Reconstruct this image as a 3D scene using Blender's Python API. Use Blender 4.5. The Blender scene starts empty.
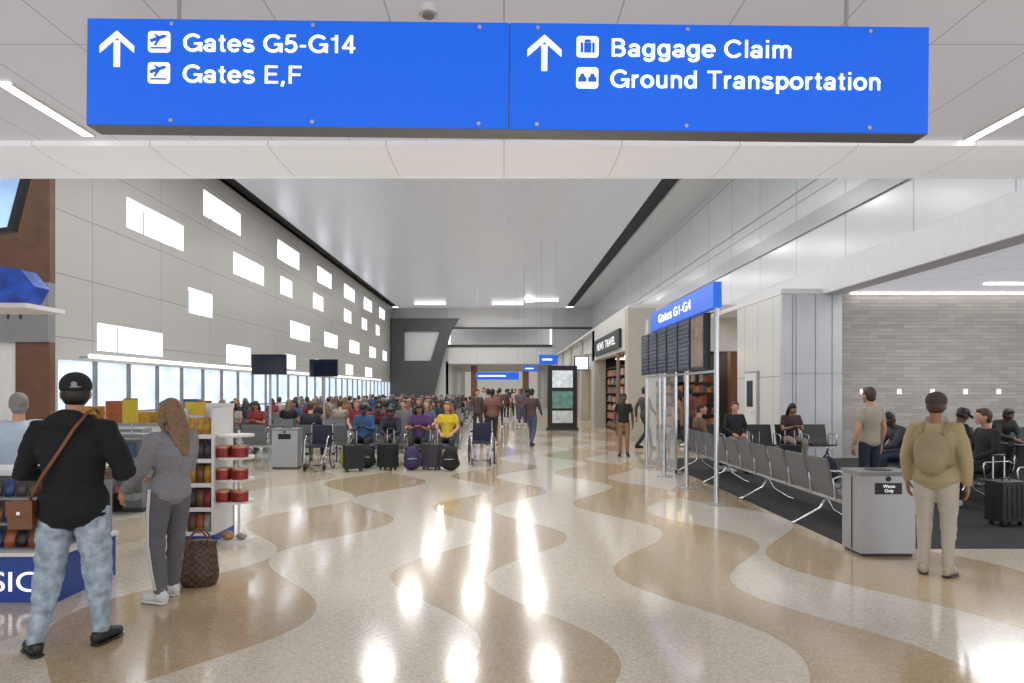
import bpy, bmesh, math, random
from mathutils import Vector, Matrix, noise
random.seed(7)
sc=bpy.context.scene
V=Vector
def S(r,g,b):
    def f(c):
        c/=255.0
        return c/12.92 if c<=0.04045 else ((c+0.055)/1.055)**2.4
    return (f(r),f(g),f(b),1)
# ---------------------------------------------------------------- materials
MC={}
def M(name,c,r=.5,m=0,e=0,nz=.08,ns=6,bump=0,bs=30,objcol=False,coat=0):
    if name in MC: return MC[name]
    mt=bpy.data.materials.new(name); mt.use_nodes=True; nt=mt.node_tree; N=nt.nodes; L=nt.links
    b=N['Principled BSDF']; b.inputs['Roughness'].default_value=r; b.inputs['Metallic'].default_value=m
    b.inputs['Coat Weight'].default_value=coat
    tc=N.new('ShaderNodeTexCoord'); n=N.new('ShaderNodeTexNoise'); n.inputs['Scale'].default_value=ns; n.inputs['Detail'].default_value=3
    L.new(tc.outputs['Object'],n.inputs['Vector'])
    mx=N.new('ShaderNodeMix'); mx.data_type='RGBA'; mx.blend_type='MULTIPLY'
    mr=N.new('ShaderNodeMapRange'); mr.inputs['To Min'].default_value=1-nz*1.5; mr.inputs['To Max'].default_value=1+nz*.5
    L.new(n.outputs['Fac'],mr.inputs['Value'])
    mx.inputs['Factor'].default_value=1
    mx.inputs['A'].default_value=c
    if objcol:
        oi=N.new('ShaderNodeObjectInfo'); L.new(oi.outputs['Color'],mx.inputs['A'])
    L.new(mr.outputs['Result'],mx.inputs['B'])
    L.new(mx.outputs['Result'],b.inputs['Base Color'])
    if e>0:
        b.inputs['Emission Strength'].default_value=e; L.new(mx.outputs['Result'],b.inputs['Emission Color'])
    if bump>0:
        n2=N.new('ShaderNodeTexNoise'); n2.inputs['Scale'].default_value=bs; n2.inputs['Detail'].default_value=4
        L.new(tc.outputs['Object'],n2.inputs['Vector'])
        bp=N.new('ShaderNodeBump'); bp.inputs['Strength'].default_value=bump; bp.inputs['Distance'].default_value=.01
        L.new(n2.outputs['Fac'],bp.inputs['Height']); L.new(bp.outputs['Normal'],b.inputs['Normal'])
    MC[name]=mt; return mt
def Mgrid(name,c,mort,w,h,ms,axes,r=.4,off=0,c2=None,m=0,bump=0,e=0):
    """panel/brick grid; axes picks object coords used as (u,v)"""
    mt=bpy.data.materials.new(name); mt.use_nodes=True; nt=mt.node_tree; N=nt.nodes; L=nt.links
    b=N['Principled BSDF']; b.inputs['Roughness'].default_value=r; b.inputs['Metallic'].default_value=m
    tc=N.new('ShaderNodeTexCoord'); sp=N.new('ShaderNodeSeparateXYZ'); cb=N.new('ShaderNodeCombineXYZ')
    L.new(tc.outputs['Object'],sp.inputs[0]); L.new(sp.outputs[axes[0]],cb.inputs[0]); L.new(sp.outputs[axes[1]],cb.inputs[1])
    br=N.new('ShaderNodeTexBrick'); br.offset=off; br.inputs['Scale'].default_value=1
    br.inputs['Brick Width'].default_value=w; br.inputs['Row Height'].default_value=h; br.inputs['Mortar Size'].default_value=ms
    br.inputs['Mortar Smooth'].default_value=.1
    br.inputs['Color1'].default_value=c; br.inputs['Color2'].default_value=c2 or c; br.inputs['Mortar'].default_value=mort
    L.new(cb.outputs[0],br.inputs['Vector'])
    L.new(br.outputs['Color'],b.inputs['Base Color'])
    if e>0: b.inputs['Emission Strength'].default_value=e; L.new(br.outputs['Color'],b.inputs['Emission Color'])
    if bump:
        bp=N.new('ShaderNodeBump'); bp.invert=True; bp.inputs['Strength'].default_value=bump; bp.inputs['Distance'].default_value=.01
        L.new(br.outputs['Fac'],bp.inputs['Height']); L.new(bp.outputs['Normal'],b.inputs['Normal'])
    return mt
def Mrand(name,cols,r=.7):
    mt=bpy.data.materials.new(name); mt.use_nodes=True; N=mt.node_tree.nodes; L=mt.node_tree.links
    b=N['Principled BSDF']; b.inputs['Roughness'].default_value=r
    oi=N.new('ShaderNodeObjectInfo'); cr=N.new('ShaderNodeValToRGB'); cr.color_ramp.interpolation='CONSTANT'
    el=cr.color_ramp.elements
    while len(el)<len(cols): el.new(.5)
    for i,c in enumerate(cols): el[i].position=i/len(cols); el[i].color=c
    L.new(oi.outputs['Random'],cr.inputs[0]); L.new(cr.outputs[0],b.inputs['Base Color'])
    return mt
def Mfloor():
    mt=bpy.data.materials.new('terrazzo_waves'); mt.use_nodes=True; N=mt.node_tree.nodes; L=mt.node_tree.links
    b=N['Principled BSDF']; b.inputs['Roughness'].default_value=.15; b.inputs['Specular IOR Level'].default_value=.65
    b.inputs['Coat Weight'].default_value=.35; b.inputs['Coat Roughness'].default_value=.08
    tc=N.new('ShaderNodeTexCoord'); sp=N.new('ShaderNodeSeparateXYZ'); L.new(tc.outputs['Object'],sp.inputs[0])
    def ma(op,a,bb=None):
        n=N.new('ShaderNodeMath'); n.operation=op
        for i,q in enumerate((a,bb)):
            if q is None: continue
            if isinstance(q,(int,float)): n.inputs[i].default_value=q
            else: L.new(q,n.inputs[i])
        return n.outputs[0]
    x=sp.outputs[0]; y=sp.outputs[1]
    def boundary(x0,amp,per,ymax):
        ph=ma('MULTIPLY',ma('SUBTRACT',y,ymax),2*math.pi/per)
        return ma('GREATER_THAN',ma('SUBTRACT',x,ma('MULTIPLY',ma('COSINE',ph),amp)),x0)
    bl=[(-7.6,.5,4.1,3),(-6.2,.5,3.7,5),(-4.9,.45,3.5,2.5),(-3.7,.5,4.0,4.9),(-2.75,.45,3.6,6.8),(-1.85,.45,3.6,5.0),
        (-.58,.43,3.5,4.4),(.28,.43,3.5,4.2),(1.42,.42,3.7,4.3),(2.35,.4,3.5,4.0),(3.1,.5,4.2,4.5),(4.2,.5,3.9,6.2),(5.4,.5,3.7,4)]
    tot=None
    for q in bl:
        o=boundary(*q); tot=o if tot is None else ma('ADD',tot,o)
    fac=ma('DIVIDE',ma('ADD',tot,.5),len(bl)+1)
    cr=N.new('ShaderNodeValToRGB'); cr.color_ramp.interpolation='CONSTANT'
    cream=S(216,206,188); tan=S(188,166,134); gry=S(208,202,190); lt=S(198,184,160)
    seq=[cream,tan,gry,lt,cream,tan,cream,tan,cream,tan,gry,tan,cream,tan]
    el=cr.color_ramp.elements
    while len(el)<len(seq): el.new(.5)
    for i,c in enumerate(seq): el[i].position=i/len(seq); el[i].color=c
    L.new(fac,cr.inputs[0])
    vo=N.new('ShaderNodeTexVoronoi'); vo.inputs['Scale'].default_value=75; L.new(tc.outputs['Object'],vo.inputs['Vector'])
    mr=N.new('ShaderNodeMapRange'); mr.inputs['To Min'].default_value=.78; mr.inputs['To Max'].default_value=1.1
    sc2=N.new('ShaderNodeSeparateColor'); L.new(vo.outputs['Color'],sc2.inputs[0]); L.new(sc2.outputs[0],mr.inputs['Value'])
    mx=N.new('ShaderNodeMix'); mx.data_type='RGBA'; mx.blend_type='MULTIPLY'; mx.inputs['Factor'].default_value=1
    L.new(cr.outputs[0],mx.inputs['A']); L.new(mr.outputs[0],mx.inputs['B']); L.new(mx.outputs['Result'],b.inputs['Base Color'])
    return mt
# ---------------------------------------------------------------- geometry
def tubeg(pts,rad,n=12,side=None,flat=False):
    pts=[V(p) for p in pts]; rad=[(r,r) if isinstance(r,(int,float)) else r for r in rad]
    k=len(pts); T=[]
    for i in range(k):
        t=V((0,0,0))
        if i>0: t+=(pts[i]-pts[i-1]).normalized()
        if i<k-1: t+=(pts[i+1]-pts[i]).normalized()
        T.append(t.normalized())
    if not flat:
        a=max(min(rad[0]),1e-4); z=max(min(rad[-1]),1e-4)
        pts=[pts[0]-T[0]*a*.45]+pts+[pts[-1]+T[-1]*z*.45]
        rad=[(rad[0][0]*.72,rad[0][1]*.72)]+rad+[(rad[-1][0]*.72,rad[-1][1]*.72)]
        T=[T[0]]+T+[T[-1]]
    sd=V(side) if side is not None else None
    vs=[];fs=[]; prev=None
    for p,r,t in zip(pts,rad,T):
        if prev is None:
            s=sd if sd is not None else (V((1,0,0)) if abs(t.x)<.8 else V((0,1,0)))
        else: s=sd if sd is not None else prev
        u=(s-t*s.dot(t))
        if u.length<1e-4: u=t.orthogonal()
        u.normalize(); v=t.cross(u); prev=u
        for j in range(n):
            a=2*math.pi*j/n
            vs.append(p+u*(r[0]*math.cos(a))+v*(r[1]*math.sin(a)))
    m=len(pts)
    for i in range(m-1):
        for j in range(n):
            j2=(j+1)%n
            fs.append((i*n+j,i*n+j2,(i+1)*n+j2,(i+1)*n+j))
    ext=0 if flat else .3
    vs.append(pts[0]-T[0]*min(rad[0])*ext); c0=len(vs)-1
    vs.append(pts[-1]+T[-1]*min(rad[-1])*ext); c1=len(vs)-1
    for j in range(n):
        j2=(j+1)%n
        fs.append((c0,j2,j)); fs.append((c1,(m-1)*n+j,(m-1)*n+j2))
    return vs,fs
def ellg(c,r,R=None,n=16,h=10,fn=None):
    c=V(c); vs=[];fs=[]
    R=R or Matrix.Identity(3)
    for i in range(1,h):
        th=math.pi*i/h
        for j in range(n):
            ph=2*math.pi*j/n
            p=V((math.sin(th)*math.cos(ph),math.sin(th)*math.sin(ph),math.cos(th)))
            q=V((p.x*r[0],p.y*r[1],p.z*r[2]))
            if fn: q=fn(p,q)
            vs.append(c+R@q)
    for s in (1,-1):
        q=V((0,0,s*r[2]))
        vs.append(c+R@q)
    a=len(vs)-2;b=len(vs)-1
    for i in range(h-2):
        for j in range(n):
            j2=(j+1)%n; fs.append((i*n+j,(i+1)*n+j,(i+1)*n+j2,i*n+j2))
    for j in range(n):
        j2=(j+1)%n; fs.append((a,j,j2)); fs.append((b,(h-2)*n+j2,(h-2)*n+j))
    return vs,fs
class MB:
    def __init__(s): s.v=[];s.f=[];s.mi=[];s.sm=[];s.mats=[]
    def add(s,vs,fs,m,smooth=False):
        if m not in s.mats: s.mats.append(m)
        k=s.mats.index(m); o=len(s.v)
        s.v+= [tuple(p) for p in vs]
        for f in fs:
            s.f.append(tuple(i+o for i in f)); s.mi.append(k); s.sm.append(smooth)
        return s
    def box(s,x0,x1,y0,y1,z0,z1,m,R=None,piv=(0,0,0)):
        vs=[V((x,y,z)) for x in (x0,x1) for y in (y0,y1) for z in (z0,z1)]
        if R is not None: pv=V(piv); vs=[pv+R@(p-pv) for p in vs]
        return s.add(vs,[(0,1,3,2),(4,6,7,5),(0,4,5,1),(2,3,7,6),(0,2,6,4),(1,5,7,3)],m)
    def prism(s,poly,vec,m):
        n=len(poly); vec=V(vec); vs=[V(p) for p in poly]+[V(p)+vec for p in poly]
        fs=[tuple(range(n)),tuple(range(2*n-1,n-1,-1))]+[(i,i+n,(i+1)%n+n,(i+1)%n) for i in range(n)]
        return s.add(vs,fs,m)
    def tube(s,pts,rad,m,n=12,side=None,flat=False,smooth=True):
        if isinstance(rad,(int,float)): rad=[rad]*len(pts)
        return s.add(*tubeg(pts,rad,n,side,flat),m,smooth)
    def cyl(s,p0,p1,r,m,n=20,r1=None): return s.tube([p0,p1],[r,r if r1 is None else r1],m,n,None,True,True)
    def ell(s,c,r,m,R=None,n=16,h=10,fn=None): return s.add(*ellg(c,r,R,n,h,fn),m,True)
    def mesh(s,name,recalc=True):
        me=bpy.data.meshes.new(name); me.from_pydata(s.v,[],s.f)
        for m in s.mats: me.materials.append(m)
        me.polygons.foreach_set('material_index',s.mi); me.polygons.foreach_set('use_smooth',s.sm)
        if recalc:
            bm=bmesh.new(); bm.from_mesh(me); bmesh.ops.recalc_face_normals(bm,faces=bm.faces); bm.to_mesh(me); bm.free()
        me.update(); return me
    def build(s,name,loc=(0,0,0),rz=0,bevel=0,parent=None,rot=None):
        ob=bpy.data.objects.new(name,s.mesh(name)); sc.collection.objects.link(ob)
        ob.location=loc; ob.rotation_euler=rot or (0,0,rz)
        if bevel:
            b=ob.modifiers.new('bevel','BEVEL'); b.width=bevel; b.segments=2; b.limit_method='ANGLE'; b.angle_limit=math.radians(50)
        if any(s.sm):
            try: ob.data.set_sharp_from_angle(angle=math.radians(50))
            except Exception: pass
        if parent: ob.parent=parent
        return ob
def inst(name,me,loc,rz=0,color=None,scale=1):
    ob=bpy.data.objects.new(name,me); sc.collection.objects.link(ob); ob.location=loc; ob.rotation_euler=(0,0,rz)
    ob.scale=(scale,)*3
    if color: ob.color=color
    return ob
def text(body,size,loc,rot,mat,parent=None,width=None,name=None,al='LEFT',ex=.002):
    cu=bpy.data.curves.new(name or 'lettering','FONT'); cu.body=body; cu.size=size; cu.extrude=ex; cu.align_x=al
    cu.materials.append(mat); ob=bpy.data.objects.new(name or 'lettering',cu); sc.collection.objects.link(ob)
    ob.location=loc; ob.rotation_euler=rot
    if width:
        bpy.context.view_layer.update(); w=ob.dimensions.x
        if w>0: ob.scale=(width/w,1,1)
    if parent: ob.parent=parent
    return ob
RX=(math.pi/2,0,0); RSIDE=(math.pi/2,0,-math.pi/2)
# grotesque stroke lettering (cap height 1)
def arc(cx,cy,rx,ry,a0,a1):
    n=max(4,int(abs(a1-a0)/9)); return [(cx+rx*math.cos(math.radians(a0+(a1-a0)*i/n)),cy+ry*math.sin(math.radians(a0+(a1-a0)*i/n))) for i in range(n+1)]
GL={'G':(.86,[arc(.43,.5,.36,.43,40,335),[(.79,0),(.79,.50)],[(.48,.45),(.86,.45)]]),
'C':(.82,[arc(.43,.5,.36,.43,38,322)]),
'a':(.58,[arc(.28,.49,.18,.17,165,0)+[(.46,.0)],arc(.255,.215,.185,.15,0,360)]),
't':(.36,[[(.17,.93),(.17,.2)]+arc(.27,.18,.1,.11,180,280),[(.02,.66),(.33,.66)]]),
'e':(.6,[arc(.3,.365,.235,.295,0,318),[(.07,.37),(.6,.37)]]),
's':(.54,[arc(.27,.51,.18,.15,25,270)+arc(.27,.21,.195,.15,90,-155)]),
'5':(.6,[[(.53,.93),(.17,.93),(.12,.5)]+arc(.29,.33,.23,.26,135,-150)]),
'-':(.38,[[(.04,.36),(.33,.36)]]),'1':(.5,[[(.32,1),(.32,0)],[(.08,.76),(.32,.80)]]),
'4':(.62,[[(.42,.97),(.07,.29),(.6,.27)],[(.43,1),(.43,0)]]),
'E':(.68,[[(.11,0),(.11,1)],[(.11,.93),(.62,.93)],[(.11,.52),(.58,.52)],[(.11,.07),(.64,.07)]]),
'F':(.64,[[(.11,0),(.11,1)],[(.11,.93),(.62,.93)],[(.11,.5),(.56,.5)]]),
',':(.26,[[(.14,.14),(.06,-.16)]]),
'B':(.72,[[(.11,0),(.11,1)],[(.11,.93),(.36,.93)]+arc(.38,.735,.18,.195,90,-90)+[(.11,.53)],[(.36,.53)]+arc(.4,.3,.2,.23,90,-90)+[(.11,.07)]]),
'g':(.62,[arc(.28,.365,.21,.295,0,360),[(.5,.73),(.5,-.02)]+arc(.3,-.02,.2,.17,0,-160)]),
'l':(.24,[[(.12,0),(.12,1)]]),'i':(.24,[[(.12,0),(.12,.73)],[(.12,.86),(.12,1)]]),
'm':(.94,[[(.12,0),(.12,.73)],arc(.295,.48,.175,.18,180,0)+[(.47,0)],arc(.645,.48,.175,.18,180,0)+[(.82,0)]]),
'r':(.4,[[(.12,0),(.12,.73)],arc(.33,.42,.21,.24,180,85)]),
'o':(.6,[arc(.3,.365,.235,.295,0,360)]),
'u':(.6,[[(.12,.73),(.12,.25)]+arc(.3,.25,.18,.185,180,360)+[(.48,.25)],[(.48,.73),(.48,0)]]),
'n':(.6,[[(.12,0),(.12,.73)],arc(.3,.46,.18,.2,180,0)+[(.48,0)]]),
'd':(.62,[arc(.28,.365,.21,.295,0,360),[(.5,1),(.5,0)]]),
'p':(.62,[arc(.34,.365,.21,.295,0,360),[(.12,.73),(.12,-.25)]]),
'T':(.68,[[(.02,.93),(.68,.93)],[(.35,.93),(.35,0)]]),' ':(.28,[])}
def glyphs(body,cap,width,mat,name,sw=.138):
    mb=MB(); x=0; W=sum(GL[c][0]+.06 for c in body)-.06; kx=width/W; 
    for c in body:
        w,st=GL[c]
        for pl_ in st:
            for i in range(len(pl_)-1):
                a=V((pl_[i][0]+x,pl_[i][1])); b=V((pl_[i+1][0]+x,pl_[i+1][1])); d=(b-a)
                if d.length<1e-5: continue
                d.normalize(); nn=V((-d.y,d.x))*sw/2
                mb.add([(q.x*kx,0,q.y*cap) for q in (a-nn,b-nn,b+nn,a+nn)],[(0,1,2,3)],mat)
                if 0<i: 
                    mb.add([((a.x+sw/2*math.cos(t*math.pi/10))*kx,0,(a.y+sw/2*math.sin(t*math.pi/10))*cap) for t in range(20)],[tuple(range(20))],mat)
        x+=w+.06
    me=mb.mesh(name,False); ob=bpy.data.objects.new(name,me); sc.collection.objects.link(ob); return ob
# ---------------------------------------------------------------- palette
white=M('white_paint',S(222,222,222),.45); panelw=M('panel_white',S(206,206,206),.35,nz=.03,ns=.6)
steel=M('brushed_steel',S(176,178,182),.38,.45,nz=.12,ns=3); chrome=M('polished_aluminium',S(205,207,210),.25,.8)
dgrey=M('dark_grey_metal',S(58,60,64),.5,.2); black=M('black_plastic',S(18,18,20),.4); dark=M('dark_trim',S(26,26,29),.6)
blue=M('sign_blue',S(8,92,214),.3,0,.36,nz=.03,ns=1); wht=M('sign_white',S(250,250,250),.4,0,.5,nz=0)
glow=M('lamp_diffuser',S(252,252,250),.4,0,5,nz=0); glow2=M('lit_panel',S(250,250,250),.4,0,1.0,nz=0)
bigglow=M('fill_panel_glow',S(250,248,244),.4,0,8,nz=0)  # emission for the added fill panels behind the camera
sky=M('daylit_glazing',S(240,247,255),.2,0,2.2,nz=.05,ns=.8); skyl=M('daylit_glazing_low',S(216,232,250),.2,0,.75,nz=.35,ns=1.3)
wood=M('walnut_panel',S(112,78,58),.45,nz=.35,ns=3); beige=M('beige_panel',S(178,172,162),.5)
gfl=M('grey_laminate',S(134,136,140),.4); bluek=M('kiosk_blue',S(22,66,150),.35)
# ---------------------------------------------------------------- room shell
H=9.0; XL=-9.95; XR=7.8; YN=7.85; ZN=4.08; YE=61
f=MB(); f.box(-16,18,-5,95,-.2,0,Mfloor()); f.build('floor')
carp=Mgrid('gate_carpet',S(40,40,44),S(56,54,54),.6,.3,.01,(0,1),.95,.5,S(48,46,48))
c=MB(); c.box(3.62,16,7.1,16.5,0,.008,carp); c.build('floor_carpet')
nearc=Mgrid('near_ceiling_panels',S(190,189,197),S(152,151,160),.75,2.4,.006,(0,1),.5,e=.27)  # emission put into the panels so the near ceiling acts as fill light
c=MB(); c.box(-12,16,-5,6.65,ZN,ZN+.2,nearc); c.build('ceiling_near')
band=Mgrid('bulkhead_panels',S(224,225,230),S(180,180,186),1.15,4,.005,(0,1),.45,e=.25)  # brightness put into the material as emission; the bulkhead holds no lamp
c=MB()
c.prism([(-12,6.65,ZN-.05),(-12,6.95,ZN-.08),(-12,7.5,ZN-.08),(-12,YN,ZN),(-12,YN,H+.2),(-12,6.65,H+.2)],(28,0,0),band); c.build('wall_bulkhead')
mainc=Mgrid('main_ceiling_slats',S(150,150,153),S(134,134,137),.1,1.5,.005,(0,1),.3,0,S(146,146,149),e=.55)  # slats glow evenly as added soft fill beside the downlights
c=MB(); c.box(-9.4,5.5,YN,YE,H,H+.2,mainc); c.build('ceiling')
c=MB(); c.box(XL,-9.4,YN,YE,H+.12,H+.2,dark); c.box(5.5,6.2,YN,YE,H+.12,H+.2,dark); c.box(XL-.3,XL,YN,YE,H,H+.2,dark); c.build('trim_1')
c=MB(); c.box(6.2,8.2,YN,YE,H,H+.2,white); c.build('ceiling_cove')
# left wall with punched windows
R1=(7.45,8.3);R2=(5.95,6.75);R3=(4.1,4.9);R4=(2.62,3.3)
wins=[(18,21.2,R2),(22.6,25.8,R1),(25.1,28.3,R2),(21.5,23.3,R3),(16.7,19.9,R4),(24.5,26.8,R4),(30,33.2,R1),(30.4,32.1,R2),(31.8,35,R3),(31,32.6,R4),
 (36.4,39.4,R1),(35.6,37.6,R2),(37.8,40.8,R3),(36,39,R4),(42.5,45.5,R1),(42.5,44.5,R2),(44,47,R3),(43,45,R4),(48.5,51.5,R1),(47.8,49.6,R2),(50.5,53,R3),(49,51.5,R4),(54.5,57,R1),(53,54.6,R2),(56,58,R3)]
lwall=Mgrid('wall_panels',S(180,179,176),S(132,132,130),3.3,1.42,.012,(1,2),.4,0,S(175,174,171))
reveal=M('window_reveal',S(222,225,230),.4,0,.2)  # faint glow in the material stands in for daylight on the reveals
w=MB(); Y0=15.2
ys=sorted({Y0,YE}|{a for q in wins for a in q[:2]}); zs=sorted({2.4,H+.1}|{z for R in (R1,R2,R3,R4) for z in R})
for a,b in zip(ys,ys[1:]):
    for z0,z1 in zip(zs,zs[1:]):
        cy=(a+b)/2;cz=(z0+z1)/2
        if any(q[0]<cy<q[1] and q[2][0]<cz<q[2][1] for q in wins): continue
        w.add([(XL,a,z0),(XL,b,z0),(XL,b,z1),(XL,a,z1)],[(0,1,2,3)],lwall)
D=.42
for y0,y1,(z0,z1) in wins:
    w.add([(XL,y0,z0),(XL,y1,z0),(XL,y1,z1),(XL,y0,z1),(XL-D,y0,z0),(XL-D,y1,z0),(XL-D,y1,z1),(XL-D,y0,z1)],[(0,1,5,4),(1,2,6,5),(2,3,7,6),(3,0,4,7)],reveal)
w.box(XL-D,XL,Y0,YE,2.34,2.4,lwall); w.box(XL-D,XL,Y0-.06,Y0,0,H,lwall)
w.build('wall_left')
for i,(y0,y1,(z0,z1)) in enumerate(wins):
    p=MB(); p.box(XL-D-.03,XL-D,y0,y1,z0,z1,sky); p.box(XL-D,XL-D+.05,y0,y1,z0,z0+.04,chrome); p.box(XL-D+.001,XL-D+.03,(y0+y1)/2-.02,(y0+y1)/2+.02,z0,z1,gfl); p.build('window_%d'%(i+1))
lw=MB(); lw.box(XL-.16,XL-.12,Y0,YE,.35,2.34,skyl); lw.box(XL-.25,XL+.02,Y0,YE,0,.35,gfl)
y=Y0
while y<YE: lw.box(XL-.12,XL-.05,y,y+.1,.35,2.34,gfl); y+=1.5
lw.box(XL-.12,XL-.06,Y0,YE,1.05,1.1,gfl)
lw.build('window_%d'%(len(wins)+1))
lf=MB(); lf.tube([(XL+.55,Y0+.3,2.42),(XL+.55,52,2.42)],.05,M('tube_lamp',S(255,255,250),.4,0,1.0,nz=0),12)
for k in range(10): lf.box(XL-.02,XL+.57,16+k*4,16.04+k*4,2.4,2.44,steel)
lf.build('linear_wall_light')
# left near store wall
w=MB()
w.box(-14,XL,Y0-.25,Y0-.06,4.0,H,wood); w.box(-14,XL+.0,Y0-.3,Y0-.06,2.7,4.0,gfl); w.box(-10.7,XL,Y0-.25,Y0-.06,0,2.7,wood); w.box(-14,-10.7,Y0-.22,Y0-.06,0,2.7,white)
w.build('wall_left_store')
w=MB(); w.box(-12.1,-11.95,-5,Y0-.3,0,ZN,white); w.box(-14.1,-13.9,-5,Y0,0,H,white); w.build('wall_left_near')
text('TT',.45,(-10.95,Y0-.32,3.2),RX,dgrey,name='store_lettering')
# right upper wall
gl=Mgrid('upper_glass_panels',S(208,211,214),S(155,159,162),2.6,2.2,.02,(1,2),.2,0,S(202,205,208))
w=MB(); w.box(XR,XR+.3,YN,YE,4.65,H,gl); w.box(XR-.06,XR,YN,YE,5.7,6.12,M('band_metal',S(158,160,164),.3,.3)); w.box(XR-.03,XR,YN,YE,6.9,6.93,steel)
w.build('wall_right_upper')
w=MB(); w.box(XR-.1,XR+.4,YN,YE,3.96,4.65,M('fascia_white',S(224,224,228),.4)); w.build('trim_2',bevel=.02)
gatec=Mgrid('gate_ceiling',S(196,196,202),S(160,160,165),1.2,1.2,.01,(0,1),.5,e=.42)  # emission in the ceiling colour adds fill over the gate area
w=MB(); w.box(XR+.3,16,YN,16.9,3.98,4.15,gatec); w.build('ceiling_gate')
for i,(x,y,l) in enumerate([(9.6,12.3,1.2),(10.5,14.8,2.2),(12.8,12.3,1.2),(9.6,9.2,1.2),(12.8,9.2,1.2)]):
    p=MB(); p.box(x,x+l,y,y+.16,3.955,3.979,glow); p.build('ceiling_light')
stone=Mgrid('split_stone',S(172,167,164),S(142,138,136),.42,.085,.004,(0,2),.8,.5,S(154,150,148),bump=.6)
w=MB(); w.box(8.15,16,16.5,16.8,0,3.98,stone); w.build('wall_gate_stone')
p=MB(); p.box(8.3,15.8,16.3,16.36,3.95,3.979,M('cove_strip',S(255,250,240),.4,0,5,nz=0)); p.build('wall_wash_light')
w=MB()
for x in (8.6,9.5,10.3,11.1,11.9): w.box(x,x+.09,16.47,16.5,1.55,1.67,wht)
w.build('wall_outlets')
clad=M('cladding_steel',S(200,203,207),.35,.12,nz=.2,ns=1)
w=MB(); w.box(6.7,8.15,16.45,16.6,0,3.96,clad)
for x in (6.95,7.03,7.5,7.9): w.box(x,x+.012,16.44,16.45,0,3.96,gfl)
w.box(6.7,8.15,16.44,16.45,2.05,2.06,gfl); w.build('steel_clad_column')
w=MB(); w.box(6.7,6.85,16.6,19.6,0,3.98,Mgrid('side_panels',S(210,210,208),S(150,150,150),1.0,1.98,.012,(1,2),.35)); w.box(6.7,8.3,16.5,22,3.98,4.1,white); w.box(6.85,8.2,19.5,19.6,0,3.98,wood); w.build('wall_right')
w=MB(); w.box(6.65,6.695,17.9,18.9,0.01,2.15,steel); w.box(6.63,6.65,17.97,18.83,.05,2.1,white); w.box(6.61,6.63,18.2,18.6,1.2,1.9,dgrey); w.cyl((6.58,18.05,1.05),(6.58,18.2,1.05),.015,chrome); w.build('door_1')
w=MB()
for k in range(9): w.box(15.9,16,-1+k*2.2,-.9+k*2.2,0,4,dgrey)
w.box(15.9,16,-1,16.7,0,.3,dgrey); w.box(15.9,16,-1,16.7,3.4,4,white); w.build('wall_gate_glazing')
# shops right
prodm=[M('pr%d'%i,S(*q),.5,0,.15) for i,q in enumerate([(150,60,46),(180,124,64),(60,80,110),(170,160,144),(90,96,70),(150,92,54),(50,50,56),(130,90,90)])]  # faint emission in each colour stands in for shop light on the goods
def shelf(mb,x0,x1,y0,y1,z0,z1,nz,facing,frame,step=.14):
    mb.box(x0,x1,y0,y1,z0,z0+.06,frame)
    for k in range(nz+1):
        z=z0+(z1-z0)*k/nz
        mb.box(x0,x1,y0,y1,z-.02,z,frame)
        if k==nz: continue
        h=(z1-z0)/nz*.75
        if facing=='y':
            x=x0+.03
            while x<x1-step: mb.box(x,x+step*.85,y0+.02,y0+.2,z,z+h*random.uniform(.6,1),random.choice(prodm)); x+=step
        else:
            y=y0+.03
            while y<y1-step: mb.box(x0+.02,x0+.2,y,y+step*.85,z,z+h*random.uniform(.6,1),random.choice(prodm)); y+=step
s=MB(); ws=M('shop_fascia',S(206,204,199),.4)
s.box(4.0,4.9,22,22.6,0,4.3,beige); s.box(4.9,7.8,22,22.3,2.9,4.3,ws); s.box(4.0,4.3,22.6,31,2.95,4.3,ws); s.box(4.0,8,22,YE,4.3,4.4,ws)
s.box(4.0,4.5,30.2,31.2,0,4.3,beige); s.box(7.6,7.8,22.3,31,0,4.3,dark); s.box(4.3,7.8,31,31.3,0,4.3,dark)
s.box(7.3,7.8,22,22.3,0,2.9,wood); s.box(4.3,7.6,22.3,31,3.0,3.1,dark)
s.box(3.96,4.0,23.5,24.1,0,2.95,wood); 
s.build('wall_shops')
s=MB(); shelf(s,5.0,7.3,23.4,23.8,.1,2.3,6,'y',wood); s.build('merchandise_shelf')
s=MB(); shelf(s,4.5,4.9,25,30,.1,2.6,7,'x',wood,.2); s.build('merchandise_shelf')
s=MB(); 
for k in range(3): s.box(4.7,7.2,24.5+k*2,24.7+k*2,2.93,2.97,M('warm_lamp',S(255,225,180),.4,0,8,nz=0))
s.build('shop_light')
s=MB(); s.box(3.9,3.98,23.2,29.5,3.1,3.75,black); sg=s.build('shop_sign'); text('NEWS  TRAVEL',.42,(3.89,28.6,3.27),RSIDE,wht,sg,4.6,'lettering')
s=MB()
for k,y in enumerate([31.2,37,43,49,55]):
    s.box(4.2,4.6,y,y+1,0,4.3,beige); s.box(4.3,4.5,y+1,y+6,2.8,4.3,ws); s.box(4.7,4.8,y+1,y+6,0,2.8,M('shop_glow',S(150,130,110),.5,0,.4,nz=.5,ns=2))
s.build('wall_shops_far')
s=MB(); s.box(3.4,4.1,33,33.2,2.6,3.3,black); s.box(3.45,4.05,32.98,33,2.65,3.25,wht); s.box(3.9,4.3,33.05,33.15,3.3,3.4,steel);s.build('blade_sign')
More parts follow.
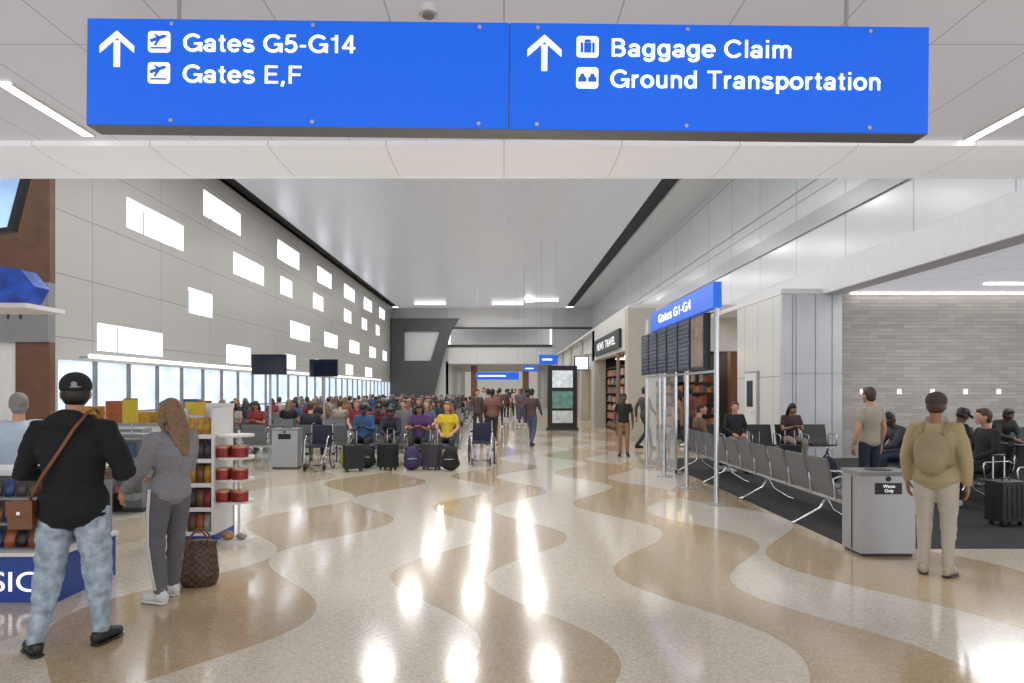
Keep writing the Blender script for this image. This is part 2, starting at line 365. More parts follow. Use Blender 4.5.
# far end
s=MB(); s.box(XL,-5,YE,YE+.4,0,H,panelw); s.box(-5,4.3,YE,YE+.4,4.0,5.6,white); s.box(-5,4.3,YE,YE+.4,7.2,H,white); s.box(4.3,XR,YE,YE+.4,0,H,panelw)
s.box(-5,4.3,YE+3,YE+3.3,4,H,panelw); s.box(-5,4.3,YE-.15,YE,5.5,5.7,dgrey); s.box(-5,XR,YE-.15,YE,7.1,7.25,dgrey); s.box(-5,4.3,YE+.4,YE+3,H-.1,H,white)
s.box(-5.2,-5,YE,90,0,4.2,panelw); s.box(4.3,4.5,YE,90,0,4.2,panelw); s.box(-5.2,4.5,YE+.4,90,4.0,4.2,white)
for x in (-3.2,1.8): s.box(x,x+.6,66,66.6,0,4,M('corridor_bronze',S(120,84,60),.5))
s.build('wall_far')
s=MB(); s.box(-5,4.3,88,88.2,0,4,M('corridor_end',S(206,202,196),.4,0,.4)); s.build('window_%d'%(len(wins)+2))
sl=M('slate_panel',S(76,76,78),.5)
s=MB(); yy=59.5
s.prism([(-9.9,yy,0),(-6.4,yy,0),(-5.4,yy,4.2),(-9.9,yy,4.2)],(0,.4,0),sl)
s.prism([(-9.9,yy,4.2),(-8.7,yy,4.2),(-8.7,yy,6.8),(-9.9,yy,6.8)],(0,.4,0),sl)
s.prism([(-9.9,yy,6.8),(-4.6,yy,6.8),(-3.9,yy,7.9),(-9.9,yy,7.9)],(0,.4,0),sl)
s.prism([(-6.4,yy,4.2),(-5.4,yy,4.2),(-4.6,yy,6.8),(-5.6,yy,6.8)],(0,.4,0),sl)
s.prism([(-8.7,yy+.3,4.2),(-6.4,yy+.3,4.2),(-5.6,yy+.3,6.8),(-8.7,yy+.3,6.8)],(0,.1,0),panelw)
s.build('slate_portal_wall')
for (x,y) in [(-7.5,57),(-1,57),(1.8,55)]:
    p=MB(); p.box(x,x+2.6,y,y+.4,H-.25,H-.02,glow2); p.box(x-.1,x+2.7,y-.1,y+.5,H-.3,H-.25,white); p.build('ceiling_light_box')
# ---------------------------------------------------------------- luminaires
def alight(loc,sx,sy,p,rot=(0,0,0),col=(1,.985,.96)):
    l=bpy.data.lights.new('ceiling_lamp','AREA'); l.shape='RECTANGLE'; l.size=sx; l.size_y=sy; l.energy=p; l.color=col
    o=bpy.data.objects.new('ceiling_lamp',l); sc.collection.objects.link(o); o.location=loc; o.rotation_euler=rot; return o
for y in (11,18,26,35,45,55):
    for x in (-4.8,-1.6,1.6): alight((x,y,H-.02),.9,.9,120)
for y in (64,76): alight((-.5,y,3.95),3,.5,90)
for (x,y0,y1) in [(-3.95,5.4,6.5),(4.5,5.55,6.6),(-3.95,2,4.6),(4.5,2,4.6)]:
    p=MB(); p.box(x-.05,x+.05,y0,y1,ZN-.015,ZN-.001,glow); p.box(x-.07,x-.05,y0,y1,ZN-.02,ZN-.001,white); p.box(x+.05,x+.07,y0,y1,ZN-.02,ZN-.001,white); p.build('linear_ceiling_light')
for (x,y) in [(-6,-2),(-2,-2),(2,-2),(6,-2)]:
    p=MB(); p.box(x-.6,x+.6,y-.6,y+.6,ZN-.03,ZN-.002,bigglow); p.build('fill_panel')  # unseen glowing panels added behind the camera to brighten the near zone
for (x,y) in [(10,9),(13,12),(10,13.6)]: alight((x,y,3.94),1.8,1.8,50)
p=MB(); p.cyl((-.48,4.33,ZN-.05),(-.48,4.33,ZN-.001),.06,white); p.cyl((-.48,4.33,ZN-.065),(-.48,4.33,ZN-.05),.035,gfl); p.build('smoke_detector')
# ---------------------------------------------------------------- main hanging sign
Ys=4.12; x0,x1=-2.515,2.56; z0,z1=3.22,3.86; cz=(z0+z1)/2
s=MB(); s.box(x0,x1,0,.15,z0-cz,z1-cz,M('sign_housing',S(120,122,128),.4,.3)); s.box(x0+.005,.027,-.012,0,z0-cz+.004,z1-cz,blue); s.box(.035,x1-.005,-.012,0,z0-cz+.004,z1-cz,blue)
for x in (-2.0,-1.15,-.15,.2,1.1,2.2):
    for z in (z0-cz+.03,z1-cz-.03): s.cyl((x,-.02,z),(x,-.012,z),.012,chrome)
for x in (-2.0,2.1): s.cyl((x,.075,z1-cz),(x,.075,.54),.012,steel)
main=s.build('hanging_wayfinding_sign',(0,Ys,cz),rot=(0,math.radians(.62),0))
k=Ys/683
def zz(py): return (390-py)*k+1.65-cz
def xx(px): return (px-504)*k
for body,px,py,wd in [('Gates G5-G14',184,52,172),('Gates E,F',184,83,119),('Baggage Claim',610,57,181),('Ground Transportation',610,88,270)]:
    o=glyphs(body,.108,wd*k,wht,'lettering'); o.location=(xx(px),-.018,zz(py)+(px-504)*k*.0108-.004); o.parent=main
ic=MB()
def arrow(cx,cy):
    a,b=xx(cx),zz(cy)+ (cx-504)*k*.0108; q=k
    ic.prism([(a-3*q,-.02,b-18*q),(a+3*q,-.02,b-18*q),(a+3*q,-.02,b+8*q),(a-3*q,-.02,b+8*q)],(0,.006,0),wht)
    ic.prism([(a,-.02,b+18*q),(a-17*q,-.02,b+3*q),(a-17*q,-.02,b-4*q),(a,-.02,b+11*q)],(0,.006,0),wht)
    ic.prism([(a,-.02,b+18*q),(a+17*q,-.02,b+3*q),(a+17*q,-.02,b-4*q),(a,-.02,b+11*q)],(0,.006,0),wht)
arrow(118,50); arrow(544,54)
def sq(cx,cy,w=22,h=21):
    a,b=xx(cx),zz(cy)+ (cx-504)*k*.0108; q=k; r=3*q; W=w/2*q; Hh=h/2*q
    pts=[]
    for (sx,sz,a0) in [(1,1,0),(-1,1,90),(-1,-1,180),(1,-1,270)]:
        for t in range(4):
            an=math.radians(a0+t*30); pts.append((a+sx*(W-r)+r*math.cos(an),-.018,b+sz*(Hh-r)+r*math.sin(an)))
    ic.prism(pts,(0,.005,0),wht)
def pl(pts,cx,cy,m=blue): ic.prism([(xx(cx)+p[0]*k,-.022,zz(cy)+(cx-504)*k*.0108+p[1]*k) for p in pts],(0,.004,0),m)
for (cx,cy) in [(160,43),(160,74)]:
    sq(cx,cy); pl([(-8,-1),(6,4),(8,6),(5,7),(-9,2)],cx,cy); pl([(-2,2),(2,3.5),(-3,-4),(-5,-4)],cx,cy); pl([(-2,4),(1,5),(-4,8),(-5,7.5)],cx,cy); pl([(-8,-7),(8,-7),(8,-5.5),(-8,-5.5)],cx,cy)
sq(587,48); pl([(-7,-6),(-4.5,-6),(-4.5,4),(-7,4)],587,48); pl([(-3.5,-6),(3.5,-6),(3.5,4),(-3.5,4)],587,48); pl([(4.5,-6),(7,-6),(7,4),(4.5,4)],587,48); pl([(-3,4.5),(3,4.5),(3,7),(-3,7)],587,48)
sq(587,79)
for dx in (-5,5): pl([(dx-4,-4),(dx+4,-4),(dx+4,0),(dx+2.5,1),(dx+1.5,4),(dx-1.5,4),(dx-2.5,1),(dx-4,0)],587,79)
io=ic.build('pictograms',parent=main)
# ---------------------------------------------------------------- flight info stand
s=MB(); X=3.05; P=[9.8,11.4,13.0,14.6]
for y in P:
    s.cyl((X,y,0),(X,y,3.15),.035,chrome); s.cyl((X,y,0),(X,y,.02),.14,steel)
s.box(X-.06,X+.06,9.75,13.9,2.83,3.2,blue); s.box(X-.02,X+.02,9.8,14.6,2.78,2.82,chrome); s.box(X-.02,X+.02,9.8,14.6,1.9,1.94,chrome)
scr=Mgrid('flight_screen',S(22,28,44),S(90,104,130),.5,.07,.007,(1,2),.2,0,S(16,20,30)); 
y=9.95
for k2 in range(6):
    s.box(X-.14,X-.04,y,y+.7,1.96,2.78,black); s.box(X-.145,X-.14,y+.03,y+.67,2.0,2.74,scr if k2>0 else M('ad_screen',S(120,98,80),.2,0,.3,nz=.6,ns=4)); y+=.76
fs=s.build('flight_information_board')
o=glyphs('Gates G1-G4',.16,2.3,wht,'lettering'); o.location=(X-.066,13.2,2.94); o.rotation_euler=(0,0,-math.pi/2); o.parent=fs
glm=bpy.data.materials.new('clear_glass'); glm.use_nodes=True; b_=glm.node_tree.nodes['Principled BSDF']; b_.inputs['Base Color'].default_value=(.9,.95,.95,1); b_.inputs['Roughness'].default_value=.03; b_.inputs['Alpha'].default_value=.2
s=MB()
for y in (13.4,14.8,16.2): s.box(3.36,3.40,y,y+.05,0,2.6,chrome)
s.box(3.36,3.40,13.4,16.25,2.56,2.6,chrome); s.box(3.375,3.385,13.45,16.2,.08,2.56,glm); s.box(3.35,3.41,13.4,16.25,.0,.08,chrome); s.build('glass_partition')
# directory kiosk
s=MB(); s.box(1.8,3.0,28,28.35,0,2.65,black); s.box(1.98,2.82,27.98,28,1.75,2.45,M('map_screen',S(190,200,205),.3,0,.6,nz=.5,ns=5)); s.box(1.98,2.82,27.98,28,.9,1.6,M('map_screen2',S(90,130,120),.3,0,.4,nz=.6,ns=5)); s.box(1.98,2.82,27.98,28,.3,.8,M('map_screen3',S(180,185,180),.3,0,.4,nz=.5,ns=5))
s.box(1.75,3.05,27.95,28.4,0,.1,dgrey); s.build('directory_kiosk')
for (x,y,w,z,h) in [(-1.9,46,2.9,2.35,.5),(1.1,40,.9,2.75,.32),(1.7,33,.9,2.9,.45)]:
    s=MB(); s.box(x,x+w,y,y+.15,z,z+h,blue); s.box(x+.15,x+w*.7,y-.02,y,z+h*.4,z+h*.6,wht)
    for q in (x+.1,x+w-.1): s.cyl((q,y+.07,z+h),(q,y+.07,8.99),.005,gfl,8)
    s.build('hanging_gate_sign')
# tv monitors
for (x,y,w) in [(-5.6,16.25,.82),(-5.0,18.9,.78)]:
    s=MB(); s.box(x-w/2,x+w/2,y,y+.07,2.02,2.5,black); s.box(x-w/2+.02,x+w/2-.02,y-.005,y,2.04,2.48,M('tv_screen',S(25,32,48),.1)); s.cyl((x,y+.1,0),(x,y+.1,2.45),.03,steel); s.cyl((x,y+.1,0),(x,y+.1,.02),.2,steel); s.build('television_stand')
s=MB(); 
s.prism([(-7.6,9,3.6),(-6.5,9,3.75),(-6.25,9,4.75),(-7.6,9,4.9)],(0,.12,0),black); s.prism([(-7.57,8.985,3.66),(-6.55,8.985,3.8),(-6.31,8.985,4.7),(-7.57,8.985,4.85)],(0,.014,0),M('video_wall',S(170,205,245),.2,0,.9,nz=.6,ns=1.5)); s.cyl((-7,9.06,4.7),(-7,9.06,8.99),.03,steel); s.build('hanging_video_screen')
s=MB(); s.prism([(-8.4,8.9,2.78),(-6.25,8.9,2.78),(-6.12,8.9,3.0),(-6.3,8.9,3.22),(-7,8.9,3.32),(-8.4,8.9,3.36)],(0,.3,0),M('canopy_print',S(40,90,200),.35,0,.2,nz=.9,ns=3.5)); s.box(-8.45,-6.2,8.85,9.65,2.72,2.78,white)
for q in (-8.2,-7.35): s.box(q,q+.1,9.45,9.55,0,2.72,white)
s.build('kiosk_canopy')
# ---------------------------------------------------------------- seating
seatm=M('seat_graphite',S(104,105,109),.5,bump=.2); seatb=M('seat_dark',S(40,41,45),.5)
def seatrow(n,sm=seatm):
    s=MB(); p=.62; W=n*p
    prof=[(.44,.415),(.46,.43),(.44,.45),(.3,.44),(.08,.415),(.0,.44),(-.05,.56),(-.12,.82),(-.13,.86),(-.155,.855),(-.15,.82),(-.085,.55),(-.04,.41),(.06,.38),(.3,.405)]
    for i in range(n):
        x=i*p-W/2+.05
        s.prism([(x,a,b) for a,b in prof],(p-.1,0,0),sm)
    for i in range(n+1):
        x=i*p-W/2
        s.tube([(x,-.06,.4),(x,-.09,.63),(x,-.02,.66),(x,.3,.65),(x,.33,.6),(x,.3,.42)],[.012]*6,chrome,6)
    s.box(-W/2,W/2,.08,.16,.33,.38,chrome)
    for i in range(0,n+1,max(2,n//3)):
        x=min(max(i*p-W/2,-W/2+.1),W/2-.1)
        s.tube([(x,-.3,.015),(x,-.22,.05),(x,.05,.2),(x,.12,.34)],[(.025,.014)]*4,chrome,8,(1,0,0)); s.tube([(x,.5,.015),(x,.42,.04),(x,.2,.18),(x,.12,.34)],[(.025,.014)]*4,chrome,8,(1,0,0))
    return s.mesh('seat_row_%d'%n)
r10=seatrow(10); r4=seatrow(4); r5=seatrow(5); r5d=seatrow(5,seatb); r6d=seatrow(6,seatb)
inst('tandem_seat_row',r10,(3.85,10.9,.0),-math.pi/2)
inst('tandem_seat_row',r6d,(6.9,10.6,.008),math.pi/2)
inst('tandem_seat_row',r6d,(7.55,10.6,.008),-math.pi/2)
inst('tandem_seat_row',r5d,(5.8,15.4,.008),math.pi)
inst('tandem_seat_row',r5d,(10.2,14.2,.008),math.pi)
inst('tandem_seat_row',r4,(-4.75,15.6,0),0)
inst('tandem_seat_row',r4,(-2.2,15.4,0),math.pi)
rows=[]
for y in (18.3,21.6,25,28.5,32,36,40,44):
    for x in (-7.2,-3.3):
        inst('tandem_seat_row',r5,(x,y,0),math.pi); rows.append((x,y,math.pi))
        inst('tandem_seat_row',r5,(x,y+.55,0),0); rows.append((x,y+.55,0))
# wheelchairs
def wheelchair():
    s=MB(); up_=M('wheelchair_vinyl',S(30,34,60),.5)
    for sx in (-1,1):
        x=sx*.28; ring=[(x,.30*math.cos(a*math.pi/14),.305+.29*math.sin(a*math.pi/14)) for a in range(29)]
        s.tube(ring,.014,black,8); ring2=[(x+sx*.03,.25*math.cos(a*math.pi/14),.305+.25*math.sin(a*math.pi/14)) for a in range(29)]; s.tube(ring2,.007,chrome,6)
        for a in range(8): s.cyl((x,0,.305),(x,.29*math.cos(a*math.pi/4),.305+.28*math.sin(a*math.pi/4)),.003,chrome,4)
        s.cyl((x-sx*.05,0,.305),(x+sx*.03,0,.305),.025,black,12)
        s.cyl((sx*.2-.015,.42,.08),(sx*.2+.015,.42,.08),.08,black,16); s.tube([(sx*.21,.42,.1),(sx*.22,.40,.25),(sx*.22,.36,.48)],.011,chrome,8)
        s.tube([(sx*.22,-.30,.93),(sx*.22,-.18,.90),(sx*.22,-.17,.3),(sx*.22,.1,.28),(sx*.22,.4,.3)],.012,chrome,8); s.tube([(sx*.22,-.32,.93),(sx*.22,-.2,.91)],.018,black,8)
        s.tube([(sx*.23,-.17,.70),(sx*.23,.2,.70),(sx*.23,.3,.6),(sx*.22,.36,.46),(sx*.17,.58,.15)],.012,chrome,8); s.box(sx*.23-.025,sx*.23+.025,-.12,.18,.71,.74,black)
        s.box(sx*.11-.07,sx*.11+.07,.52,.68,.12,.135,black)
    s.box(-.21,.21,-.15,.34,.46,.5,up_); s.box(-.21,.21,-.19,-.16,.5,.9,up_)
    return s.build('wheelchair')
for (x,y,r) in [(-.5,15.4,math.pi),(-3.88,14.4,math.pi)]:
    o=wheelchair(); o.location=(x,y,0); o.rotation_euler=(0,0,r)
# ---------------------------------------------------------------- people
def remesh(geoms,vox,wr=0,seed=0,sm=4):
    vs=[];fs=[]
    for v,f_ in geoms:
        o=len(vs); vs+=[tuple(p) for p in v]; fs+=[tuple(i+o for i in q) for q in f_]
    me=bpy.data.meshes.new('t'); me.from_pydata(vs,[],fs)
    bm=bmesh.new(); bm.from_mesh(me); bmesh.ops.recalc_face_normals(bm,faces=bm.faces); bm.to_mesh(me); bm.free()
    ob=bpy.data.objects.new('t',me); sc.collection.objects.link(ob)
    m=ob.modifiers.new('r','REMESH'); m.mode='VOXEL'; m.voxel_size=vox
    m2=ob.modifiers.new('s','SMOOTH'); m2.factor=.5; m2.iterations=sm
    dg=bpy.context.evaluated_depsgraph_get(); ev=ob.evaluated_get(dg); em=ev.to_mesh()
    out=[];
    for v in em.vertices:
        p=v.co.copy()
        if wr:
            q=V((p.x*9,p.y*9,p.z*16+seed)); d=noise.noise(q)*.6+noise.noise(q*2.3)*.4
            p+=v.normal*(d*wr)
        out.append(p)
    of=[tuple(p.vertices) for p in em.polygons]
    ev.to_mesh_clear(); bpy.data.objects.remove(ob); bpy.data.meshes.remove(me)
    return out,of
def hand(mb,w,d,pn,th,skin,curl=.35,n=8,sc_=1.0):
    w=V(w); d=V(d).normalized(); th=V(th); th=(th-d*th.dot(d)).normalized(); pn=V(pn); pn=(pn-d*pn.dot(d)-th*pn.dot(th)).normalized()
    q=sc_
    mb.tube([w-d*.02,w+d*.02*q,w+d*.06*q,w+d*.092*q],[(.026,.021),(.03*q,.02),(.04*q,.017),(.038*q,.013)],skin,12,th)
    for off,l in ((.030,.9),(.0105,1.0),(-.0095,.94),(-.029,.74)):
        p=w+d*.085*q+th*off*q; pts=[p-d*.015]; a=curl*.5; 
        for sl_,da in ((.043,0),(.027,curl),(.021,curl*.8)):
            a+=da; p=p+(d*math.cos(a)+pn*math.sin(a))*sl_*l*q; pts.append(p)
        mb.tube(pts,[.0095*q,.009*q,.0083*q,.0068*q],skin,n)
    b=w+d*.025*q+th*.022*q; d2=(d*.7+th*.6+pn*.3).normalized(); d3=(d*.9+th*.2+pn*.4).normalized()
    mb.tube([b-d2*.015,b+d2*.035*q,b+d2*.035*q+d3*.028*q,b+d2*.035*q+d3*.05*q],[.014*q,.0115*q,.0095*q,.0075*q],skin,n)
def headfn(p,q):
    z=p.z
    if z<0:
        t=-z; q.x*=1-.38*t**1.6
        if p.y<0: q.y*=1-.42*t
        else: q.y*=1-.10*t
    if p.y>0: q.y=q.y*(1-.08*abs(p.x))
    return q
STAND=dict(pel=(0,0,.95),wai=(0,0,1.08),che=(0,-.01,1.27),nec=(0,-.02,1.45),head=(0,.02,1.62),
 sh=[(-.175,-.01,1.41),(.175,-.01,1.41)],el=[(-.24,-.03,1.13),(.24,-.03,1.13)],wr=[(-.25,.04,.89),(.25,.04,.89)],
 hip=[(-.09,0,.92),(.09,0,.92)],kn=[(-.1,.02,.5),(.1,.02,.5)],an=[(-.1,-.03,.09),(.1,-.03,.09)],td=[(-.2,1,0),(.2,1,0)],
 hd=[(0,.15,-1),(0,.15,-1)],pn=[(1,0,0),(-1,0,0)],th=[(0,1,0),(0,1,0)])
def pose(base,**k): d=dict(base); d.update(k); return d
WALK=pose(STAND,hip=[(-.09,0,.91),(.09,0,.91)],kn=[(-.1,.2,.53),(.1,-.02,.49)],an=[(-.1,.27,.09),(.1,-.32,.14)],el=[(-.24,-.14,1.15),(.24,.06,1.14)],wr=[(-.25,-.12,.9),(.25,.22,.96)],hd=[(0,-.0,-1),(0,.7,-1)])
STAND2=pose(STAND,kn=[(-.13,.05,.5),(.08,.0,.5)],an=[(-.15,.03,.09),(.1,-.05,.09)],el=[(-.25,-.02,1.13),(.25,-.02,1.13)],wr=[(-.1,.24,1.12),(.12,.22,1.08)],hd=[(.5,.8,.1),(-.5,.8,.1)],pn=[(.5,-.3,.8),(-.5,-.3,.8)],th=[(0,.3,1),(0,.3,1)])
SIT=dict(pel=(0,.06,.56),wai=(0,.03,.70),che=(0,-.01,.92),nec=(0,-.02,1.09),head=(0,.04,1.26),
 sh=[(-.175,-.02,1.05),(.175,-.02,1.05)],el=[(-.24,.05,.79),(.24,.05,.79)],wr=[(-.12,.27,.67),(.12,.27,.67)],
 hip=[(-.095,.08,.54),(.095,.08,.54)],kn=[(-.13,.50,.53),(.13,.50,.53)],an=[(-.12,.48,.09),(.14,.50,.09)],td=[(-.2,1,0),(.2,1,0)],
 hd=[(.3,1,-.2),(-.3,1,-.2)],pn=[(0,-.2,-1),(0,-.2,-1)],th=[(1,0,.2),(-1,0,.2)])
SITPH=pose(SIT,wai=(0,.05,.70),che=(0,.04,.91),nec=(0,.06,1.07),head=(0,.13,1.22),sh=[(-.17,.05,1.03),(.17,.05,1.03)],wr=[(-.08,.33,.82),(.08,.33,.82)],el=[(-.22,.14,.76),(.22,.14,.76)],hd=[(.4,.8,.4),(-.4,.8,.4)],pitch=-.5)
SITLEAN=pose(SIT,wai=(0,.08,.70),che=(0,.16,.88),nec=(0,.23,1.02),head=(0,.33,1.14),sh=[(-.17,.21,.98),(.17,.21,.98)],el=[(-.2,.36,.72),(.2,.36,.72)],wr=[(-.05,.55,.66),(.05,.55,.66)],pitch=-.4)
def person(nm,J,o):
    vox=o.get('vox',.02); near=vox<.015; n=16 if near else 10
    b=o.get('bulk',1.0); fem=o.get('fem',False); wr=o.get('wr',.008 if near else .005)
    up,lo,skin,hairm,shoe=o['up'],o['lo'],o['skin'],o['hair'],o['shoe']
    mb=MB(); G=lambda k:V(J[k]); pel,wai,che,nec,hd=G('pel'),G('wai'),G('che'),G('nec'),G('head')
    sh=[V(q) for q in J['sh']];el=[V(q) for q in J['el']];wri=[V(q) for q in J['wr']];hip=[V(q) for q in J['hip']];kn=[V(q) for q in J['kn']];an=[V(q) for q in J['an']]
    side=(sh[1]-sh[0]).normalized()
    ch=.165 if fem else .178
    hem=pel+(pel-wai).normalized()*o.get('hem',.0); hb=o.get('hemb',1.0)
    g=[tubeg([hem,pel*.5+wai*.5,wai,wai*.4+che*.6,che,che*.4+nec*.6,che*.08+nec*.92,nec],[((.168 if fem else .165)*b*hb,.130*b*hb),(.155*b*hb,.12*b*hb),((.13 if fem else .145)*b,.105*b),(.155*b,.118*b),(ch*b,.128*b),(ch*.95*b,.112*b),(.10*b,.08),(.062,.06)],20,side)]
    slv=o.get('sleeve','long'); fl=o.get('loose',1.0)
    for i in (0,1):
        a0=sh[i]*.55+(che*.3+nec*.7)*.45; m=el[i]*.5+wri[i]*.5
        if slv=='long':
            g.append(tubeg([a0,sh[i],sh[i]*.5+el[i]*.5,el[i],m,wri[i]],[.06*b,.063*b,.055*b*fl,.049*b*fl,.043*b*fl,.034*fl],n))
        else:
            g.append(tubeg([a0,sh[i],sh[i]*.45+el[i]*.55],[.06*b,.062*b,.062*b],n))
    if o.get('hood'): g.append(ellg(nec+V((0,-.085,.0)),(.125,.07,.075))); g.append(tubeg([nec+V((-.1,-.05,.02)),nec+V((-.085,.05,.01)),nec+V((0,.1,-.03)),nec+V((.085,.05,.01)),nec+V((.1,-.05,.02))],[.03]*5,10))
    if fem: 
        for s_ in (-1,1): g.append(ellg(che+V((s_*.07,.085,.0)),(.06,.055,.06)))
    v,f_=remesh(g,vox,wr,o.get('seed',0)); mb.add(v,f_,up,True)
    # trousers
    lf=o.get('leg',1.0)
    g=[tubeg([pel*.7+wai*.3,pel,hip[0]*.5+hip[1]*.5-V((0,0,.03))],[(.14*b,.105*b),(.155*b,.118*b),(.145*b,.11*b)],18,side)]
    for i in (0,1):
        m=kn[i]*.45+an[i]*.55
        e=an[i]
        g.append(tubeg([hip[i],hip[i]*.6+kn[i]*.4,kn[i]+(hip[i]-kn[i])*.06,kn[i]+(an[i]-kn[i])*.12,m,e],[.09*b,.083*b,.062*b*lf,.060*b*lf,.056*lf,.046*lf],n))
    v,f_=remesh(g,vox,wr*1.1*(.4 if not near else 1),o.get('seed',0)+5); mb.add(v,f_,lo,True)
    # shoes
    for i in (0,1):
        t=V(J['td'][i]); t.z=0; t.normalize(); a=an[i]; base=V((a.x,a.y,a.z-.09)); lift=V((0,0,1)); sd=t.cross(lift)
        hgt=[.045,.05,.045,.036,.03]; ds=[-.045,.01,.07,.13,.175]; wd=[.034,.038,.042,.046,.03]
        g=[tubeg([base+t*d_+lift*(h_+.008) for d_,h_ in zip(ds,hgt)],[(w_,h_) for w_,h_ in zip(wd,hgt)],12,sd),tubeg([a+lift*.03,base+lift*.05],[.045,.046],12)]
        v,f_=remesh(g,max(vox*.6,.008)); v=[V((p.x,p.y,max(p.z,base.z+.012))) for p in v]; mb.add(v,f_,shoe,True)
        mb.add(*tubeg([base+t*d_+lift*.011 for d_ in ds],[(w_+.004,.011) for w_ in wd],12,sd),o.get('sole',black),True)
    # head
    R=Matrix.Rotation(o.get('yaw',0),3,'Z')@Matrix.Rotation(J.get('pitch',0)+o.get('pitch',0),3,'X')
    P=lambda x,y,z: hd+R@V((x,y,z))
    g=[ellg(hd,(.076,.096,.118),R,24,16,headfn), tubeg([nec-V((0,0,.03)),nec*.5+hd*.5-V((0,.005,.01)),P(0,-.02,-.04)],[.06,.053,.055],12)]
    g.append(tubeg([P(0,.09,.025),P(0,.104,-.005),P(0,.112,-.025)],[.008,.011,.015],8))
    g.append(ellg(P(0,.088,-.062),(.024,.012,.010),R,10,8)); g.append(ellg(P(0,.072,-.095),(.026,.022,.02),R,10,8)); g.append(ellg(P(0,.086,.034),(.05,.012,.01),R,10,8))
    for s_ in (-1,1): g.append(ellg(P(s_*.078,-.005,-.005),(.011,.02,.032),R,10,8))
    v,f_=remesh(g,.0065 if near else .010,0,0,2); mb.add(v,f_,skin,True)
    for s_ in (-1,1):
        mb.ell(P(s_*.031,.085,.012),(.014,.009,.008),wht_eye,R,8,6); mb.ell(P(s_*.031,.0925,.012),(.006,.003,.006),black,R,8,6)
        mb.ell(P(s_*.031,.093,.034),(.018,.004,.004),hairm,R,8,6)
    mb.ell(P(0,.099,-.062),(.02,.004,.006),lipm,R,8,6)
    if slv!='long':
        for i in (0,1):
            v,f_=tubeg([sh[i]*.6+el[i]*.4,el[i],el[i]*.6+wri[i]*.4,wri[i]],[.044,.04,.038,.026],n); mb.add(v,f_,skin,True)
    for i in (0,1): hand(mb,wri[i],J['hd'][i],J['pn'][i],J['th'][i],skin,o.get('curl',.35),8 if near else 6)
    # hair
    st=o.get('style','short'); g=[]
    if st in('short','long','bun','pony'):
        g.append(ellg(P(0,-.02,.028),(.086,.096,.105),R,20,12)); g.append(ellg(P(0,-.045,-.03),(.074,.062,.07),R,14,10)); g.append(ellg(P(0,.03,.085),(.066,.06,.04),R,14,10))
    if st=='long':
        g.append(tubeg([P(0,-.055,.06),P(0,-.08,-.04),P(0,-.10,-.14),P(.01,-.11,-.24),P(.02,-.115,-.33)],[(.07,.05),(.085,.045),(.085,.035),(.07,.028),(.03,.012)],14,R@V((1,0,0))))
        for s_ in (-1,1): g.append(tubeg([P(s_*.07,.0,.05),P(s_*.085,-.01,-.05),P(s_*.08,-.03,-.16)],[.022,.026,.014],8))
    if st=='bun': g.append(ellg(P(0,-.09,.08),(.045,.045,.045),R,12,8))
    if st=='pony': g.append(tubeg([P(0,-.1,.05),P(0,-.15,.0),P(0,-.14,-.12),P(0,-.12,-.2)],[.02,.035,.03,.01],10))
    if st=='cap':
        g.append(ellg(P(0,-.022,.0),(.082,.086,.085),R,18,12))
    if g:
        v,f_=remesh(g,.008 if near else .014,.004,3,2); mb.add(v,f_,hairm,True)
    if st in('cap','hat'):
        cm=o.get('capm',black)
        v,f_=remesh([ellg(P(0,-.008,.055),(.092,.108,.085),R,24,14),tubeg([P(0,-.008,.03),P(0,-.008,.075)],[(.092,.108),(.09,.105)],24,R@V((1,0,0)),True)],.008,.001,2,1); mb.add(v,f_,cm,True)
        if st=='cap': mb.add(*tubeg([P(0,.07,.045),P(0,.13,.04),P(0,.17,.028)],[(.075,.008),(.07,.006),(.045,.004)],14,R@V((1,0,0))),cm,True)
        else: mb.add(*ellg(P(0,-.008,.035),(.145,.16,.012),R,24,6),cm,True)
    fn=o.get('extra')
    if fn: fn(mb,P)
    return mb.mesh(nm)
wht_eye=M('eye_white',S(235,232,228),.3,nz=0); lipm=M('lips',S(150,82,76),.5,nz=0)
sk=[M('skin_light',S(198,150,124),.5,nz=.06,ns=20),M('skin_mid',S(150,104,78),.5,nz=.06,ns=20),M('skin_dark',S(88,57,44),.5,nz=.06,ns=20)]
hr=[M('hair_black',S(24,20,19),.5,nz=.3,ns=30,bump=.5),M('hair_brown',S(76,52,38),.5,nz=.3,ns=30,bump=.5),M('hair_light',S(142,110,80),.5,nz=.5,ns=45,bump=.6),M('hair_grey',S(134,132,130),.5,nz=.3,ns=30,bump=.5)]
shirt=M('shirt_cloth',S(120,120,120),.8,objcol=True,bump=.3); trou=Mrand('trouser_cloth',[S(36,40,52),S(28,28,30),S(64,76,100),S(82,78,72),S(40,46,64),S(130,122,108)])
shb=M('shoe_black',S(22,22,24),.4); shw=M('shoe_white',S(215,215,215),.45)
